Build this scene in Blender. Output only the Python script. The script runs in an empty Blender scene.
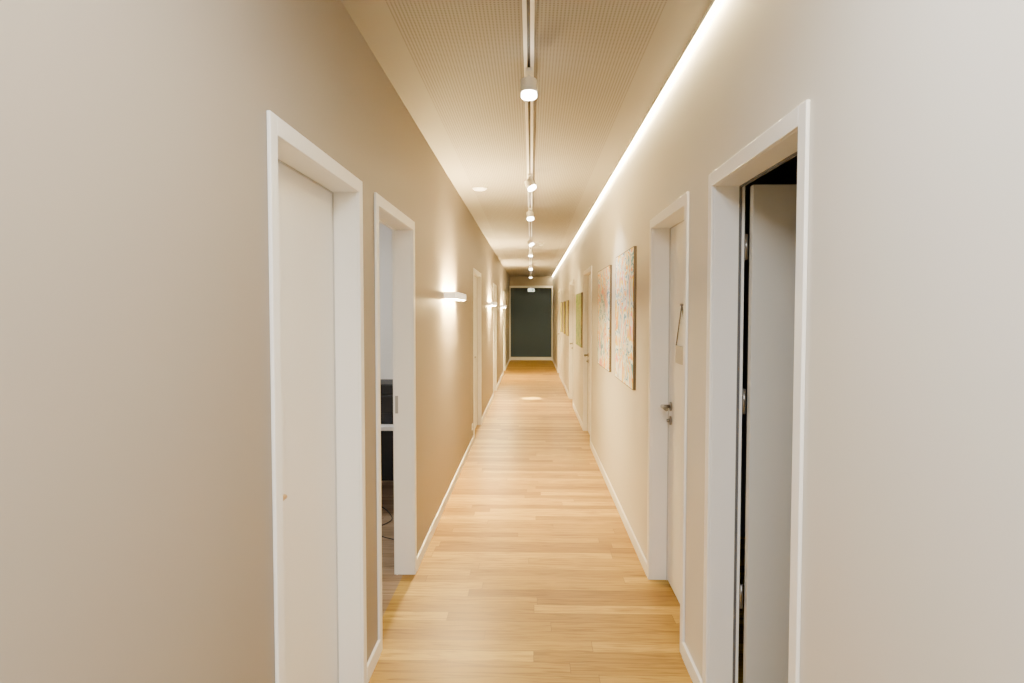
import bpy, bmesh, math
from mathutils import Vector, Matrix
scene = bpy.context.scene
COL = scene.collection
W = 0.736      # half corridor width
H = 2.853      # ceiling height
T = 0.11       # wall thickness
YB, YE = -3.0, 23.4

# ------------------------------------------------------------------ materials
def new_mat(name):
    m = bpy.data.materials.new(name); m.use_nodes = True
    nt = m.node_tree; b = nt.nodes["Principled BSDF"]
    return m, nt, b
def N(nt, typ, **kw):
    n = nt.nodes.new(typ)
    for k, v in kw.items(): setattr(n, k, v)
    return n
def simple(name, col, rough=0.5, metal=0.0, noise=0.03, scale=40, bump=0.0, emis=None, es=0):
    m, nt, b = new_mat(name)
    tc = N(nt, "ShaderNodeTexCoord"); nz = N(nt, "ShaderNodeTexNoise")
    nz.inputs["Scale"].default_value = scale; nz.inputs["Detail"].default_value = 3
    nt.links.new(tc.outputs["Object"], nz.inputs["Vector"])
    mx = N(nt, "ShaderNodeMix", data_type='RGBA')
    mx.inputs[6].default_value = (*[c*(1-noise) for c in col], 1)
    mx.inputs[7].default_value = (*[min(1, c*(1+noise)) for c in col], 1)
    nt.links.new(nz.outputs["Fac"], mx.inputs[0]); nt.links.new(mx.outputs[2], b.inputs["Base Color"])
    b.inputs["Roughness"].default_value = rough; b.inputs["Metallic"].default_value = metal
    if bump:
        bp = N(nt, "ShaderNodeBump"); bp.inputs["Strength"].default_value = bump; bp.inputs["Distance"].default_value = 0.001
        nt.links.new(nz.outputs["Fac"], bp.inputs["Height"]); nt.links.new(bp.outputs[0], b.inputs["Normal"])
    if emis:
        b.inputs["Emission Color"].default_value = (*emis, 1); b.inputs["Emission Strength"].default_value = es
    return m
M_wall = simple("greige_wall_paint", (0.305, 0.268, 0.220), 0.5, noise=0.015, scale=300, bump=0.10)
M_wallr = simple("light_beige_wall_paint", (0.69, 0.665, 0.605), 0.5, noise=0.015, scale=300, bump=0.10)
M_white = simple("white_lacquer", (0.95, 0.95, 0.93), 0.35, noise=0.01)
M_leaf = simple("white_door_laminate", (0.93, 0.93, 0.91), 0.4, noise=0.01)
M_leaf_shaded = simple("shaded_white_door_laminate", (0.66, 0.66, 0.62), 0.4, noise=0.01)  # white leaf turned into the room, its shade put into a greyer colour
M_base = simple("white_skirting", (0.95, 0.95, 0.93), 0.4, noise=0.01)
M_teal = simple("dark_teal_paint", (0.034, 0.068, 0.110), 0.6, noise=0.05)
M_unlit = simple("painted_unlit_dark", (0.24, 0.25, 0.25), 0.7)  # darkness of the unlit side room, painted into its surfaces
M_black = simple("black_plastic", (0.008, 0.008, 0.011), 0.5)
M_frame = simple("brown_picture_frame", (0.13, 0.10, 0.07), 0.45, noise=0.15, scale=25)
M_steel = simple("brushed_steel", (0.27, 0.26, 0.25), 0.28, 1.0)
M_brass = simple("warm_brass", (0.62, 0.42, 0.16), 0.3, 1.0)
M_plate = simple("satin_plate", (0.40, 0.395, 0.39), 0.45, 0.2)
M_gasket = simple("grey_gasket", (0.12, 0.12, 0.125), 0.7)
M_seal = simple("white_seal", (0.6, 0.59, 0.57), 0.7)
M_offwall = simple("office_white_paint", (0.86, 0.85, 0.83), 0.6, noise=0.01)
M_desk = simple("desk_white", (0.86, 0.87, 0.88), 0.4)
M_grey = simple("dark_grey_plastic", (0.013, 0.014, 0.018), 0.6)
M_led = simple("led_diffuser", (0.9, 0.88, 0.85), 0.5, emis=(1.0, 0.77, 0.40), es=120)
M_bulb = simple("spot_lens", (0.9, 0.88, 0.85), 0.4, emis=(1.0, 0.88, 0.70), es=50)
M_sconce = simple("sconce_diffuser", (0.9, 0.88, 0.85), 0.4, emis=(1.0, 0.70, 0.29), es=750)
M_opal = simple("sconce_opal_body", (0.92, 0.91, 0.88), 0.35, noise=0.01, emis=(1.0, 0.86, 0.64), es=1.3)
M_disc = simple("emergency_lens", (0.9, 0.9, 0.88), 0.4, emis=(1.0, 0.93, 0.82), es=3)
M_sign = simple("sign_panel", (0.9, 0.95, 0.9), 0.4, emis=(0.9, 1.0, 0.9), es=2)
M_green = simple("sign_green", (0.02, 0.35, 0.12), 0.4, emis=(0.02, 0.5, 0.15), es=0.4)
M_office_fill = simple("office_fill_glow", (0.9, 0.9, 0.9), 0.4, emis=(1.0, 0.94, 0.86), es=52)  # glow of the added panel that stands in for office daylight

def mathf(nt):
    def f(op, a, b=None):
        n = N(nt, "ShaderNodeMath", operation=op)
        for i, v in enumerate((a, b)):
            if v is None: continue
            if isinstance(v, (int, float)): n.inputs[i].default_value = v
            else: nt.links.new(v, n.inputs[i])
        return n.outputs[0]
    return f

def floor_mat(name, c0, c1, c2, bw=1.22, rh=0.105):
    m, nt, b = new_mat(name)
    L = nt.links; F = mathf(nt)
    tc = N(nt, "ShaderNodeTexCoord"); sp = N(nt, "ShaderNodeSeparateXYZ"); L.new(tc.outputs["Object"], sp.inputs[0])
    v = F('DIVIDE', F('ADD', sp.outputs[1], 40.0), rh); row = F('FLOOR', v)
    wn = N(nt, "ShaderNodeTexWhiteNoise", noise_dimensions='1D'); L.new(row, wn.inputs["W"])
    u = F('ADD', F('DIVIDE', F('ADD', sp.outputs[0], 40.0), bw), wn.outputs["Value"]); col = F('FLOOR', u)
    cx = N(nt, "ShaderNodeCombineXYZ"); L.new(col, cx.inputs[0]); L.new(row, cx.inputs[1])
    w2 = N(nt, "ShaderNodeTexWhiteNoise", noise_dimensions='2D'); L.new(cx.outputs[0], w2.inputs["Vector"])
    pid = w2.outputs["Value"]
    fu = F('FRACT', u); fv = F('FRACT', v)
    ev = F('LESS_THAN', F('MINIMUM', fv, F('SUBTRACT', 1.0, fv)), 0.0014/rh)
    eu = F('LESS_THAN', F('MINIMUM', fu, F('SUBTRACT', 1.0, fu)), 0.0014/bw)
    seam = F('MAXIMUM', ev, eu)
    ramp = N(nt, "ShaderNodeValToRGB")
    e = ramp.color_ramp.elements
    e[0].position = 0.0; e[0].color = (*c0, 1)
    e[1].position = 1.0; e[1].color = (*c2, 1)
    x = e.new(0.45); x.color = (*c1, 1)
    L.new(pid, ramp.inputs["Fac"])
    vm = N(nt, "ShaderNodeVectorMath", operation='MULTIPLY'); vm.inputs[1].default_value = (2.6, 34, 1)
    L.new(tc.outputs["Object"], vm.inputs[0])
    cz = N(nt, "ShaderNodeCombineXYZ"); L.new(F('MULTIPLY', pid, 37.0), cz.inputs[0]); L.new(F('MULTIPLY', pid, 91.0), cz.inputs[2])
    va = N(nt, "ShaderNodeVectorMath", operation='ADD'); L.new(vm.outputs[0], va.inputs[0]); L.new(cz.outputs[0], va.inputs[1])
    nz = N(nt, "ShaderNodeTexNoise"); nz.inputs["Scale"].default_value = 1.4; nz.inputs["Detail"].default_value = 7
    nz.inputs["Distortion"].default_value = 1.2
    L.new(va.outputs[0], nz.inputs["Vector"])
    gr = N(nt, "ShaderNodeValToRGB"); g = gr.color_ramp.elements
    g[0].position = 0.32; g[0].color = (0.50, 0.39, 0.26, 1); g[1].position = 0.56; g[1].color = (1.04, 1.03, 1.02, 1)
    L.new(nz.outputs["Fac"], gr.inputs["Fac"])
    mu = N(nt, "ShaderNodeMix", data_type='RGBA', blend_type='MULTIPLY'); mu.inputs[0].default_value = 0.85
    L.new(ramp.outputs[0], mu.inputs[6]); L.new(gr.outputs[0], mu.inputs[7])
    mo = N(nt, "ShaderNodeMix", data_type='RGBA'); mo.inputs[7].default_value = (0.15, 0.075, 0.02, 1)
    L.new(F('MULTIPLY', seam, 0.85), mo.inputs[0]); L.new(mu.outputs[2], mo.inputs[6])
    L.new(mo.outputs[2], b.inputs["Base Color"])
    b.inputs["Roughness"].default_value = 0.42
    b.inputs["Specular IOR Level"].default_value = 0.25
    return m
M_floor = floor_mat("oak_planks", (0.24, 0.128, 0.014), (0.385, 0.232, 0.028), (0.55, 0.36, 0.058))
M_offfloor = floor_mat("brown_wood_vinyl", (0.20, 0.14, 0.085), (0.27, 0.195, 0.125), (0.34, 0.255, 0.17))

def ceil_mat():
    m, nt, b = new_mat("perforated_ceiling_board"); L = nt.links; F = mathf(nt)
    tc = N(nt, "ShaderNodeTexCoord"); sp = N(nt, "ShaderNodeSeparateXYZ"); L.new(tc.outputs["Object"], sp.inputs[0])
    p = 0.0155
    def cell(o):
        f = F('FRACT', F('DIVIDE', F('ADD', o, 50.0), p)); return F('POWER', F('SUBTRACT', f, 0.5), 2.0)
    r = F('SQRT', F('ADD', cell(sp.outputs[0]), cell(sp.outputs[1])))
    hole = F('LESS_THAN', r, 0.27)
    inx = F('LESS_THAN', F('ABSOLUTE', F('ADD', sp.outputs[0], 0.02)), 0.545)
    fac = F('MULTIPLY', hole, inx)
    mx = N(nt, "ShaderNodeMix", data_type='RGBA')
    mx.inputs[6].default_value = (0.355, 0.34, 0.32, 1)
    mx.inputs[7].default_value = (0.16, 0.15, 0.138, 1)
    L.new(fac, mx.inputs[0]); L.new(mx.outputs[2], b.inputs["Base Color"])
    b.inputs["Roughness"].default_value = 0.7
    return m
M_ceil = ceil_mat()

def art_mat(name, cols, scale=3.0, seed=0.0, lo=0.34, hi=0.66, const=False):
    m, nt, b = new_mat(name); L = nt.links
    tc = N(nt, "ShaderNodeTexCoord"); ad = N(nt, "ShaderNodeVectorMath", operation='ADD'); ad.inputs[1].default_value = (seed, seed*2, seed)
    L.new(tc.outputs["Object"], ad.inputs[0])
    nz = N(nt, "ShaderNodeTexNoise"); nz.inputs["Scale"].default_value = scale; nz.inputs["Detail"].default_value = 3
    nz.inputs["Distortion"].default_value = 0.9; nz.inputs["Roughness"].default_value = 0.5
    L.new(ad.outputs[0], nz.inputs["Vector"])
    rp = N(nt, "ShaderNodeValToRGB"); e = rp.color_ramp.elements
    if const: rp.color_ramp.interpolation = 'CONSTANT'
    n = len(cols)
    e[0].position = lo; e[0].color = (*cols[0], 1); e[1].position = hi; e[1].color = (*cols[-1], 1)
    for i in range(1, n-1):
        q = e.new(lo+(hi-lo)*i/(n-1)); q.color = (*cols[i], 1)
    L.new(nz.outputs["Fac"], rp.inputs[0]); L.new(rp.outputs[0], b.inputs["Base Color"])
    b.inputs["Roughness"].default_value = 0.6
    return m
WH = (0.93, 0.98, 1.0)
BL = (0.12, 0.38, 0.62); OR = (0.95, 0.42, 0.06); YL = (0.98, 0.74, 0.10); PK = (0.92, 0.35, 0.42)
M_art = [
 art_mat("pastel_painting", [BL, WH, OR, YL, WH, BL, WH, WH, YL, PK, WH, WH, BL, WH, OR, YL], 3.6, 1.3, 0.28, 0.72, True),
 art_mat("cream_painting", [YL, WH, OR, WH, YL, PK, WH, WH, BL, WH, WH, YL, OR, WH, BL, WH], 3.8, 23.1, 0.28, 0.72, True),
 art_mat("green_painting", [(0.03,0.12,0.02),(0.08,0.24,0.04),(0.34,0.42,0.06),(0.07,0.20,0.03),(0.50,0.42,0.10),(0.10,0.26,0.06)], 6.0, 7.7),
 art_mat("yellow_painting", [(0.45,0.50,0.04),(0.80,0.70,0.08),(0.9,0.84,0.25),(0.45,0.50,0.05)], 4.0, 9.2),
 art_mat("amber_painting", [(0.65,0.55,0.05),(0.85,0.70,0.10),(0.50,0.55,0.06),(0.9,0.82,0.3)], 4.0, 12.2)]

# ------------------------------------------------------------------ mesh helpers
def box(bm, x0, x1, y0, y1, z0, z1):
    if x0 > x1: x0, x1 = x1, x0
    if y0 > y1: y0, y1 = y1, y0
    v = [bm.verts.new(p) for p in ((x0,y0,z0),(x1,y0,z0),(x1,y1,z0),(x0,y1,z0),(x0,y0,z1),(x1,y0,z1),(x1,y1,z1),(x0,y1,z1))]
    for f in ((0,3,2,1),(4,5,6,7),(0,1,5,4),(1,2,6,5),(2,3,7,6),(3,0,4,7)): bm.faces.new([v[i] for i in f])
def cyl(bm, p0, p1, r, r2=None, seg=24):
    p0, p1 = Vector(p0), Vector(p1); d = p1-p0
    q = d.to_track_quat('Z', 'Y').to_matrix().to_4x4()
    mt = Matrix.Translation((p0+p1)/2) @ q
    bmesh.ops.create_cone(bm, cap_ends=True, segments=seg, radius1=r, radius2=r if r2 is None else r2, depth=d.length, matrix=mt)
def obj(name, bm, mat, parent=None, loc=(0,0,0), bevel=0, smooth=False, **props):
    me = bpy.data.meshes.new(name); bm.normal_update(); bm.to_mesh(me); bm.free()
    o = bpy.data.objects.new(name, me); COL.objects.link(o); me.materials.append(mat)
    o.location = loc
    if parent: o.parent = parent
    if bevel:
        md = o.modifiers.new("bevel", 'BEVEL'); md.width = bevel; md.segments = 2; md.limit_method = 'ANGLE'
    if smooth:
        for p in me.polygons: p.use_smooth = len(p.vertices) == 4
    for k, v in props.items(): o[k] = v
    return o
def empty(name, loc, **props):
    e = bpy.data.objects.new(name, None); COL.objects.link(e); e.location = loc; e.empty_display_size = 0.1
    for k, v in props.items(): e[k] = v
    return e
B = bmesh.new

# ------------------------------------------------------------------ doors data  (outer casing edges)
CW = 0.055; ZO = 2.155; ZF = 2.21
left_doors  = [(1.90, 2.94), (3.20, 4.26), (8.67, 9.95), (13.2, 14.35), (18.0, 19.2)]
right_doors = [(1.845, 2.84), (3.22, 4.22), (8.30, 9.50), (11.8, 12.95), (17.4, 18.6)]

def wall(name, side, doors, label, mat):
    bm = B(); y = YB
    x0, x1 = side*W, side*(W+T)
    for a, b_ in doors:
        a += 0.02; b_ -= 0.02
        box(bm, x0, x1, y, a, 0, H); box(bm, x0, x1, a, b_, ZF-0.02, H); y = b_
    box(bm, x0, x1, y, YE, 0, H)
    return obj(name, bm, mat, kind="structure", label=label, category="wall")
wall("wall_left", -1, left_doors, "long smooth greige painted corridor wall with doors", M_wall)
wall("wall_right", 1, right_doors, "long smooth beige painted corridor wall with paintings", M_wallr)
bm = B(); box(bm, -W-T, W+T, YB-0.1, YB, 0, H)
obj("wall_back", bm, M_wall, kind="structure", label="beige wall closing the corridor behind", category="wall")
bm = B(); box(bm, -W-T, W+T, YE, YE+0.1, 0, H)
obj("wall_end", bm, M_teal, kind="structure", label="dark teal painted wall closing the corridor end", category="wall")
OZ = 2.47
bm = B(); box(bm, -W+0.001, W-0.001, YE-0.25, YE-0.001, OZ+0.07, H-0.001)
obj("trim_2", bm, M_wall, kind="structure", label="beige bulkhead above the teal wall", category="bulkhead")
bm = B()
for s in (-1, 1): box(bm, s*(W-0.04), s*(W-0.001), YE-0.26, YE-0.20, 0, OZ+0.069)
box(bm, -W+0.04, W-0.04, YE-0.26, YE-0.20, OZ, OZ+0.069)
obj("trim_1", bm, M_white, bevel=0.003, kind="structure", label="white painted frame around the teal corridor end", category="door frame")
bm = B(); box(bm, -W+0.001, W-0.001, YE-0.015, YE-0.001, 0, 0.11)
obj("baseboard_end", bm, M_base, kind="structure", label="white skirting under the dark teal wall", category="baseboard")

bm = B(); box(bm, -W-T*0.6, 3.7, YB-0.1, 23.6, -0.1, 0)
obj("floor", bm, M_floor, kind="structure", label="warm oak plank floor laid across the corridor", category="floor")
bm = B(); box(bm, -4.2, -W-T*0.6, YB-0.1, 23.6, -0.1, 0)
obj("floor_office", bm, M_offfloor, kind="structure", label="brown wood vinyl floor inside the office", category="floor")
bm = B(); box(bm, -4.2, 3.7, YB-0.1, 23.6, H, H+0.1)
obj("ceiling", bm, M_ceil, kind="structure", label="white ceiling with perforated acoustic band", category="ceiling")

def baseboard(name, side, doors, lab):
    bm = B(); y = YB
    for a, b_ in list(doors)+[(YE-0.262, None)]:
        box(bm, side*(W-0.014), side*(W-0.0005), y, a-0.001, 0.0, 0.076)
        if b_: y = b_+0.001
    obj(name, bm, M_base, bevel=0.002, kind="structure", label=lab, category="baseboard")
baseboard("baseboard_left", -1, left_doors, "low white skirting board between the doors")
baseboard("baseboard_right", 1, right_doors, "low white skirting board along beige wall")

# ------------------------------------------------------------------ door builder
def make_handle(parent, s, yh, d, direction, z=1.06, mat=None, r=0.011, ln=0.13):
    mat = mat or M_steel
    bm = B()
    def X(dd): return s*dd
    cyl(bm, (X(d), yh, z), (X(d-0.008), yh, z), 0.027)
    cyl(bm, (X(d-0.008), yh, z), (X(d-0.058), yh, z), r)
    cyl(bm, (X(d-0.053), yh-0.007*direction, z), (X(d-0.053), yh+ln*direction, z), r)
    obj("handle", bm, mat, parent, smooth=True, label="metal lever handle")
    bm = B()
    cyl(bm, (X(d), yh, z-0.085), (X(d-0.009), yh, z-0.085), 0.027)
    cyl(bm, (X(d-0.009), yh, z-0.085), (X(d-0.026), yh, z-0.085), 0.010)
    obj("lock", bm, mat, parent, smooth=True, label="round metal lock rosette")

def make_door(n, s, y0, y1, label, mode="closed", hinge="far", d=0.085, leafmat=None, hm=None, hr=0.011, hl=0.13, hz=1.06, seal=None):
    leafmat = leafmat or M_leaf
    yc = (y0+y1)/2
    root = empty("door_%d" % n, (s*W, yc, 0), kind="structure", label=label, category="door")
    a, b_ = y0-yc, y1-yc
    ia, ib = a+CW, b_-CW
    bm = B()
    for (dd0, dd1) in ((-0.012, -0.0005), (T+0.0005, T+0.012)):
        box(bm, s*dd0, s*dd1, a, ia, 0, ZF); box(bm, s*dd0, s*dd1, ib, b_, 0, ZF); box(bm, s*dd0, s*dd1, ia, ib, ZO, ZF)
    box(bm, s*-0.0005, s*(T+0.0005), a+0.021, ia, 0, ZF-0.021)
    box(bm, s*-0.0005, s*(T+0.0005), ib, b_-0.021, 0, ZF-0.021)
    box(bm, s*-0.0005, s*(T+0.0005), ia, ib, ZO, ZF-0.021)
    obj("door_frame", bm, M_white, root, bevel=0.0025)
    bm = B(); g0, g1 = (d-0.006, d-0.001) if mode == "closed" else (T-0.012, T-0.002)
    box(bm, s*g0, s*g1, ia+0.0003, ia+0.005, 0.0, ZO-0.001); box(bm, s*g0, s*g1, ib-0.005, ib-0.0003, 0, ZO-0.001)
    box(bm, s*g0, s*g1, ia+0.005, ib-0.005, ZO-0.006, ZO-0.0005)
    obj("door_seal", bm, seal or M_seal, root)
    th = 0.04
    if mode == "closed":
        bm = B(); box(bm, s*d, s*(d+th), ia+0.002, ib-0.002, 0.006, ZO-0.002)
        obj("door_leaf", bm, leafmat, root, bevel=0.002)
        hy, dr = (ia+0.07, 1) if hinge == "far" else (ib-0.07, -1)
        make_handle(root, s, hy, d, dr, mat=hm, r=hr, ln=hl, z=hz)
    else:
        L = ib-ia-0.006; d0 = T+0.03
        bm = B()
        if hinge == "far": ya, yb = ib-0.044, ib-0.004
        else: ya, yb = ia+0.004, ia+0.044
        box(bm, s*d0, s*(d0+L), ya, yb, 0.006, ZO-0.003)
        obj("door_leaf", bm, leafmat, root, bevel=0.002)
        fy = ya if hinge == "far" else yb; sg = -1 if hinge == "far" else 1
        bm = B(); hx = d0+L-0.07; z = 1.06
        cyl(bm, (s*hx, fy, z), (s*hx, fy+sg*0.008, z), 0.026); cyl(bm, (s*hx, fy, z), (s*hx, fy+sg*0.055, z), 0.010)
        cyl(bm, (s*(hx+0.006), fy+sg*0.05, z), (s*(hx-0.125), fy+sg*0.05, z), 0.0095)
        cyl(bm, (s*hx, fy, z-0.075), (s*hx, fy+sg*0.008, z-0.075), 0.026)
        obj("handle", bm, M_steel, root, smooth=True, label="brushed steel lever handle")
        for z in (0.44, 1.24, 1.86):
            bm = B(); hy = (ib-0.020) if hinge == "far" else (ia+0.020)
            cyl(bm, (s*(T+0.013), hy, z), (s*(T+0.013), hy, z+0.10), 0.0055)
            obj("hinge", bm, M_steel, root, smooth=True, label="steel door hinge")
        bm = B(); jy = ia if hinge == "far" else ib; sg = 1 if hinge == "far" else -1
        box(bm, s*(T-0.020), s*(T-0.002), jy-sg*0.0, jy-0.0055 if sg < 0 else jy+0.0055, 1.02, 1.13)
        obj("strike_plate", bm, M_plate, root, label="satin metal strike plate")
    return root

make_door(1, -1, *left_doors[0], "closed white door in deep white frame, brass lever", "closed", "far", d=0.104, hm=M_brass, hr=0.008, hl=0.115)
make_door(2, -1, *left_doors[1], "open white framed doorway into a bright office", "open", "near", seal=M_white)
make_door(3, 1, *right_doors[0], "open white door swung inward into a dark room", "open", "far", leafmat=M_leaf_shaded, seal=M_gasket)
make_door(4, 1, *right_doors[1], "closed white door with steel lever and hanging sign", "closed", "near", d=0.104, hz=1.085)
k = 5
for dd in left_doors[2:]:
    make_door(k, -1, *dd, "closed white door in white frame along greige wall", "closed", "far", d=0.05); k += 1
for dd in right_doors[2:]:
    make_door(k, 1, *dd, "closed white door in white frame along beige wall", "closed", "near", d=0.05); k += 1

# ------------------------------------------------------------------ side room (shade put into its colour) and office shells
bm = B(); xi = W+T
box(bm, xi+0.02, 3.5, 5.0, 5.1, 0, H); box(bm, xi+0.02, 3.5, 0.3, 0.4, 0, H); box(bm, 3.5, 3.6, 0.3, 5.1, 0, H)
obj("wall_side_room", bm, M_unlit, kind="structure", label="side room walls, lack of light put into dark colour", category="wall")
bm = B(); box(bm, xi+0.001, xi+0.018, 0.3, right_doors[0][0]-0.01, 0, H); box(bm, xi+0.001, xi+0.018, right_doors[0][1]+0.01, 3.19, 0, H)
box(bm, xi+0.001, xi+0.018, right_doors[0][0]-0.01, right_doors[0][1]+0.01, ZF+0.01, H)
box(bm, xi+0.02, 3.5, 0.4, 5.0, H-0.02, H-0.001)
obj("wall_side_room_inner", bm, M_unlit, kind="structure", label="inner side room surfaces with shade put into the colour", category="wall")
bm = B()
box(bm, -4.0, -xi-0.001, 6.9, 7.0, 0, H); box(bm, -4.0, -xi-0.001, 3.02, 3.12, 0, H); box(bm, -4.1, -4.0, 3.02, 7.0, 0, H)
obj("wall_office", bm, M_offwall, kind="structure", label="plain white painted office walls", category="wall")

# ------------------------------------------------------------------ LED strip along the ceiling edge (down-facing diffuser)
root = empty("linear_corner_light", (W, YB, H), label="glowing warm linear LED strip along ceiling edge", category="light")
LL = YE-YB-0.27
bm = B(); box(bm, -0.030, -0.001, 0.01, LL, -0.006, -0.001)
obj("diffuser", bm, M_led, root)
bm = B(); box(bm, -0.036, -0.0305, 0.01, LL, -0.012, -0.0005)
obj("aluminium_edge", bm, M_white, root)

# ------------------------------------------------------------------ ceiling track
TX = -0.012
root = empty("ceiling_track", (TX, 0, H), label="slim white ceiling power track with dark slot", category="light track")
bm = B(); box(bm, -0.024, -0.007, 1.5, 22.4, -0.030, -0.0005); box(bm, 0.007, 0.024, 1.5, 22.4, -0.030, -0.0005)
obj("track_body", bm, M_white, root, bevel=0.001)
bm = B(); box(bm, -0.0068, 0.0068, 1.5, 22.4, -0.012, -0.0006)
obj("track_slot", bm, M_black, root)

def spotlight(y, aim, power, cone, lab, col=(1.0, 0.74, 0.33), blend=0.6, gap=0.055):
    zc = H-0.031
    root = empty("track_spotlight", (TX, y, zc), label=lab, category="spotlight", group="spotlights on the ceiling track")
    bm = B(); box(bm, -0.016, 0.016, -0.055, 0.055, -0.018, -0.0003); cyl(bm, (0, 0, -0.018), (0, 0, -0.042), 0.008)
    obj("adapter", bm, M_white, root, bevel=0.002)
    dv = Vector(aim)-Vector((TX, y, zc-0.09)); dv.normalize()
    c = Vector((0, 0, -0.076)); a = c-dv*0.036; e = c+dv*0.030
    bm = B(); cyl(bm, a, e, 0.040, seg=36)
    obj("lamp_head", bm, M_white, root, bevel=0.004)
    bm = B(); cyl(bm, e+dv*0.0002, e+dv*0.024, 0.038, seg=36)
    obj("lens", bm, M_bulb, root, bevel=0.006)
    ld = bpy.data.lights.new("spot_beam", 'SPOT'); ld.energy = power; ld.color = col
    ld.spot_size = math.radians(cone); ld.spot_blend = blend; ld.shadow_soft_size = 0.015
    lo = bpy.data.objects.new("spot_beam", ld); COL.objects.link(lo); lo.parent = root
    lo.location = e+dv*gap; lo.rotation_euler = dv.to_track_quat('-Z', 'Y').to_euler()
spotlight(3.38, (0.02, 3.1, 0), 10, 75, "white cylindrical track spotlight pointing straight down, lit")
spotlight(5.9, (W, 5.7, 1.3), 100, 85, "white cylindrical track spotlight tilted towards paintings", col=(1, 0.88, 0.70))
spotlight(7.8, (0.25, 7.3, 0), 60, 80, "white cylindrical track spotlight pointing down, lit")
spotlight(10.8, (W, 10.6, 1.2), 90, 85, "white cylindrical track spotlight tilted towards paintings")
spotlight(12.9, (0, 13.0, 0), 6000, 9, "white cylindrical track spotlight pointing down, lit", col=(1, 0.88, 0.65), blend=0.2)
spotlight(17.0, (0.2, 16.0, 0.6), 130, 90, "white cylindrical track spotlight pointing down, lit")
spotlight(20.9, (0, 22.2, 0.2), 60, 80, "white cylindrical track spotlight pointing towards the teal wall")

# ------------------------------------------------------------------ sconces
def sconce(y, ln=0.95):
    z = 1.79
    root = empty("wall_sconce", (-W, y, z), label="slim white up-and-down wall sconce, glowing warm", category="wall lamp", group="sconces along the greige wall")
    bm = B(); box(bm, 0.0005, 0.012, -ln/2+0.1, ln/2-0.1, -0.026, 0.026)
    obj("wall_plate", bm, M_white, root)
    bm = B(); h = 0.029
    box(bm, 0.10, 0.106, -ln/2, ln/2, -h, h)
    box(bm, 0.012, 0.10, -ln/2, -ln/2+0.005, -h, h); box(bm, 0.012, 0.10, ln/2-0.005, ln/2, -h, h)
    box(bm, 0.012, 0.016, -ln/2+0.005, ln/2-0.005, -h, h)
    obj("housing", bm, M_opal, root)
    for zz in (0.0245, -0.0285):
        bm = B(); box(bm, 0.018, 0.098, -ln/2+0.007, ln/2-0.007, zz, zz+0.004)
        obj("diffuser", bm, M_sconce, root, label="glowing frosted diffuser")
for y in (6.14, 12.1, 17.0): sconce(y)

# ------------------------------------------------------------------ paintings
def painting(y0, y1, z0, z1, mat, lab):
    yc = (y0+y1)/2; zc = (z0+z1)/2; hw = (y1-y0)/2; hh = (z1-z0)/2
    root = empty("painting", (W, yc, zc), label=lab, category="painting", group="paintings on the beige wall")
    bm = B(); t = 0.006
    for (a, b_, c, d_) in ((-hw, hw, -hh, -hh+t), (-hw, hw, hh-t, hh), (-hw, -hw+t, -hh+t, hh-t), (hw-t, hw, -hh+t, hh-t)):
        box(bm, -0.022, -0.0005, a, b_, c, d_)
    obj("picture_frame", bm, M_frame, root, bevel=0.001)
    bm = B(); box(bm, -0.021, -0.004, -hw+t+0.0005, hw-t-0.0005, -hh+t+0.0005, hh-t-0.0005)
    obj("canvas", bm, mat, root)
painting(4.80, 5.82, 1.10, 2.11, M_art[0], "large square abstract painting, white with colourful marks")
painting(6.25, 7.35, 1.10, 2.08, M_art[1], "large abstract painting, white with yellow and orange marks")
painting(9.75, 10.95, 1.14, 1.93, M_art[2], "framed abstract painting in green and yellow")
painting(13.3, 14.0, 1.18, 1.88, M_art[3], "framed abstract painting in yellow tones")
painting(14.6, 15.3, 1.18, 1.88, M_art[4], "framed abstract painting in amber tones")
painting(16.0, 16.7, 1.18, 1.88, M_art[3], "framed abstract painting in yellow tones")

# ------------------------------------------------------------------ small ceiling / wall things
root = empty("emergency_ceiling_light", (-0.50, 6.68, H), label="small round flush ceiling light, lit white", category="light")
bm = B(); cyl(bm, (0, 0, -0.0005), (0, 0, -0.012), 0.075, 0.068, 40); obj("bezel", bm, M_white, root, smooth=True)
bm = B(); cyl(bm, (0, 0, -0.0122), (0, 0, -0.018), 0.055, 0.05, 40); obj("lens", bm, M_disc, root)
root = empty("smoke_detector", (0.17, 11.9, H), label="round white smoke detector on the ceiling", category="smoke detector")
bm = B(); cyl(bm, (0, 0, -0.0005), (0, 0, -0.015), 0.055, 0.055, 32); obj("base_ring", bm, M_white, root, smooth=True)
bm = B(); cyl(bm, (0, 0, -0.0152), (0, 0, -0.045), 0.045, 0.03, 32); obj("sensor_cap", bm, M_white, root, smooth=True)

root = empty("wall_outlet", (-W, 8.45, 0.22), label="white wall socket low on greige wall", category="socket")
bm = B(); box(bm, 0.0005, 0.010, -0.04, 0.04, -0.04, 0.04); obj("cover_plate", bm, M_white, root, bevel=0.002)
bm = B(); cyl(bm, (0.0102, 0, 0), (0.012, 0, 0), 0.02); obj("socket_insert", bm, M_plate, root)

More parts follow.
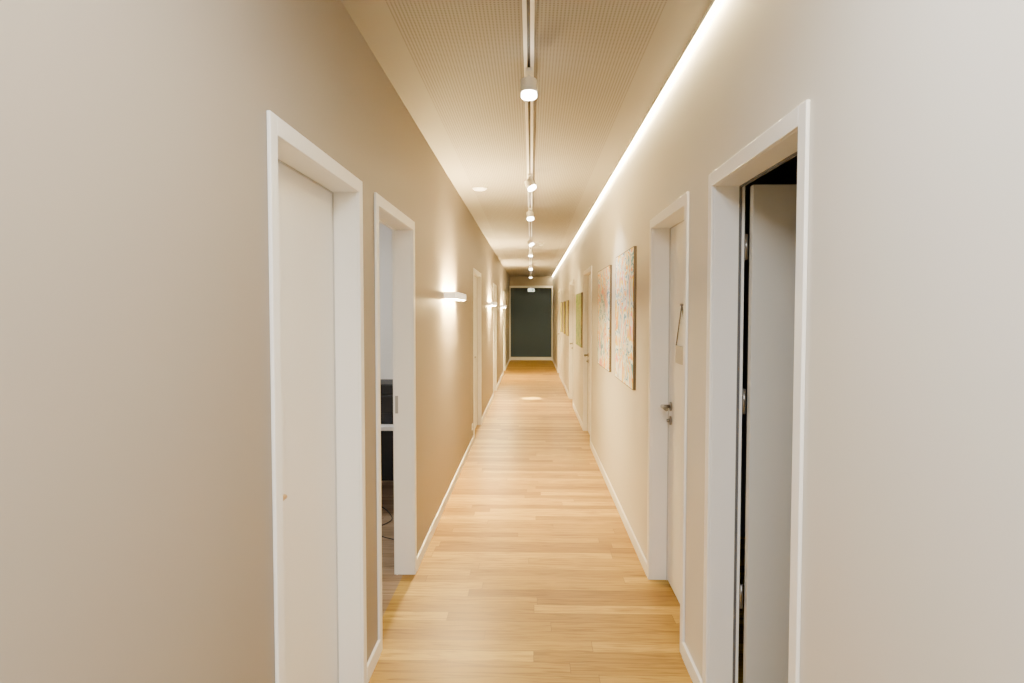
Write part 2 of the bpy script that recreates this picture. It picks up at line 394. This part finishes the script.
root = empty("exit_sign", (0, YE-0.26, OZ), label="small lit emergency exit sign under white door head", category="sign")
bm = B(); box(bm, -0.11, 0.11, 0.03, 0.06, -0.135, -0.025); box(bm, -0.04, 0.04, 0.035, 0.055, -0.025, -0.0005); obj("sign_housing", bm, M_white, root)
bm = B(); box(bm, -0.104, 0.104, 0.027, 0.0298, -0.130, -0.030); obj("sign_panel", bm, M_sign, root)
bm = B()
yy0, yy1 = 0.0255, 0.0268
box(bm, 0.03, 0.070, yy0, yy1, -0.12, -0.042)
box(bm, -0.085, -0.045, yy0, yy1, -0.085, -0.075)
v = [bm.verts.new(p) for p in ((-0.095, yy0, -0.08), (-0.075, yy0, -0.062), (-0.075, yy0, -0.098))]; bm.faces.new(v)
box(bm, -0.015, 0.006, yy0, yy1, -0.09, -0.062); cyl(bm, (0.0, yy0, -0.050), (0.0, yy1, -0.050), 0.008)
box(bm, -0.028, -0.012, yy0, yy1, -0.118, -0.09); box(bm, 0.002, 0.018, yy0, yy1, -0.112, -0.09)
obj("exit_pictogram", bm, M_green, root, label="green running figure and arrow pictogram")

hx = W+0.104
root = empty("hanging_door_sign", (hx, 3.78, 1.44), label="small grey plaque hung by dark cord on white door", category="sign")
bm = B(); box(bm, -0.014, -0.004, -0.15, 0.15, -0.08, 0.02); obj("plaque", bm, M_plate, root, bevel=0.002)
bm = B(); cyl(bm, (-0.010, -0.145, 0.02), (-0.012, 0, 0.25), 0.004, seg=8); cyl(bm, (-0.010, 0.145, 0.02), (-0.012, 0, 0.25), 0.004, seg=8)
obj("cord", bm, M_gasket, root)
bm = B(); cyl(bm, (-0.0003, 0, 0.25), (-0.022, 0, 0.25), 0.006, seg=16); obj("hook", bm, M_steel, root)

# ------------------------------------------------------------------ office contents
root = empty("desk", (-1.9, 5.8, 0), label="white office desk with metal legs", category="desk")
bm = B(); box(bm, -0.95, 0.88, -0.4, 0.4, 0.70, 0.73); obj("desk_top", bm, M_desk, root, bevel=0.002)
for x in (-0.9, 0.80):
    for y in (-0.36, 0.32):
        bm = B(); box(bm, x, x+0.04, y, y+0.04, 0, 0.6995); obj("leg", bm, M_plate, root)
root = empty("office_printer", (-1.34, 5.75, 0.73), label="bulky black office printer on the white desk", category="printer")
bm = B(); box(bm, -0.25, 0.25, -0.22, 0.22, 0.0005, 0.24); obj("printer_body", bm, M_black, root, bevel=0.012)
bm = B(); box(bm, -0.24, 0.24, -0.21, 0.21, 0.2405, 0.33); obj("scanner_lid", bm, M_grey, root, bevel=0.012)
bm = B(); box(bm, -0.2, 0.2, -0.235, -0.2205, 0.03, 0.09); obj("paper_tray", bm, M_grey, root, bevel=0.004)
bm = B(); box(bm, -0.2, 0.0, -0.228, -0.2205, 0.13, 0.18); obj("control_panel", bm, M_grey, root, bevel=0.002)
root = empty("low_cabinet", (-1.9, 6.72, 0), label="black low cabinet against office wall", category="cabinet")
bm = B(); box(bm, -0.8, 0.75, -0.14, 0.17, 0.0, 0.72); obj("body", bm, M_black, root, bevel=0.003)
for i in range(3):
    x0 = -0.79+i*0.515
    bm = B(); box(bm, x0, x0+0.505, -0.158, -0.1405, 0.03, 0.71); dr = obj("cabinet_door", bm, M_black, root, bevel=0.002)
    bm = B(); box(bm, x0+0.44, x0+0.452, -0.175, -0.1585, 0.45, 0.6); obj("handle", bm, M_steel, dr)
cu = bpy.data.curves.new("power_cable_path", 'CURVE'); cu.dimensions = '3D'; cu.bevel_depth = 0.004; cu.bevel_resolution = 2
sp = cu.splines.new('NURBS'); pts = [(-1.9, 6.1), (-1.5, 5.9), (-1.25, 5.7), (-1.16, 5.5), (-1.08, 5.32), (-1.14, 5.2), (-1.2, 5.05), (-1.1, 4.9), (-0.98, 4.85)]
sp.points.add(len(pts)-1)
for i, p in enumerate(pts): sp.points[i].co = (p[0], p[1], 0.0045, 1)
sp.use_endpoint_u = True
tmp = bpy.data.objects.new("tmp_cable", cu); COL.objects.link(tmp)
bpy.context.view_layer.update()
me = bpy.data.meshes.new_from_object(tmp.evaluated_get(bpy.context.evaluated_depsgraph_get()))
bpy.data.objects.remove(tmp)
co = bpy.data.objects.new("power_cable", me); COL.objects.link(co)
me.materials.clear(); me.materials.append(M_black)
co["label"] = "thin black cable lying on office floor"; co["category"] = "cable"
root = empty("office_fill_panel", (-2.3, 5.2, H), label="added glowing fill panel, unseen, brightening the office", category="light")  # out of view, added to brighten the office
bm = B(); box(bm, -0.32, 0.32, -0.32, 0.32, -0.03, -0.0005); obj("fill_housing", bm, M_white, root)
bm = B(); box(bm, -0.30, 0.30, -0.30, 0.30, -0.033, -0.0305); obj("diffuser", bm, M_office_fill, root)

# ------------------------------------------------------------------ added fill light
def area(name, loc, rot, sx, sy, power, col):
    l = bpy.data.lights.new(name, 'AREA'); l.shape = 'RECTANGLE'; l.size = sx; l.size_y = sy; l.energy = power; l.color = col
    o = bpy.data.objects.new(name, l); COL.objects.link(o); o.location = loc; o.rotation_euler = rot
    o["label"] = "added unseen fill light over the near corridor"; o["category"] = "light"
area("near_fill_light", (0, 0.0, H-0.05), (0, 0, 0), 0.7, 2.6, 122, (0.985, 0.985, 0.98))  # unseen neutral fill added to brighten the near walls

w = bpy.data.worlds.new("world"); scene.world = w; w.use_nodes = True
w.node_tree.nodes["Background"].inputs[0].default_value = (0.8, 0.85, 1, 1); w.node_tree.nodes["Background"].inputs[1].default_value = 0.05

cam = bpy.data.cameras.new("camera"); cam.lens = 24; cam.sensor_width = 36; cam.clip_start = 0.02
co = bpy.data.objects.new("camera", cam); COL.objects.link(co)
co.location = (0, 0, 1.65); co.rotation_euler = (math.radians(90-2.47), 0, math.radians(1.6))
scene.camera = co
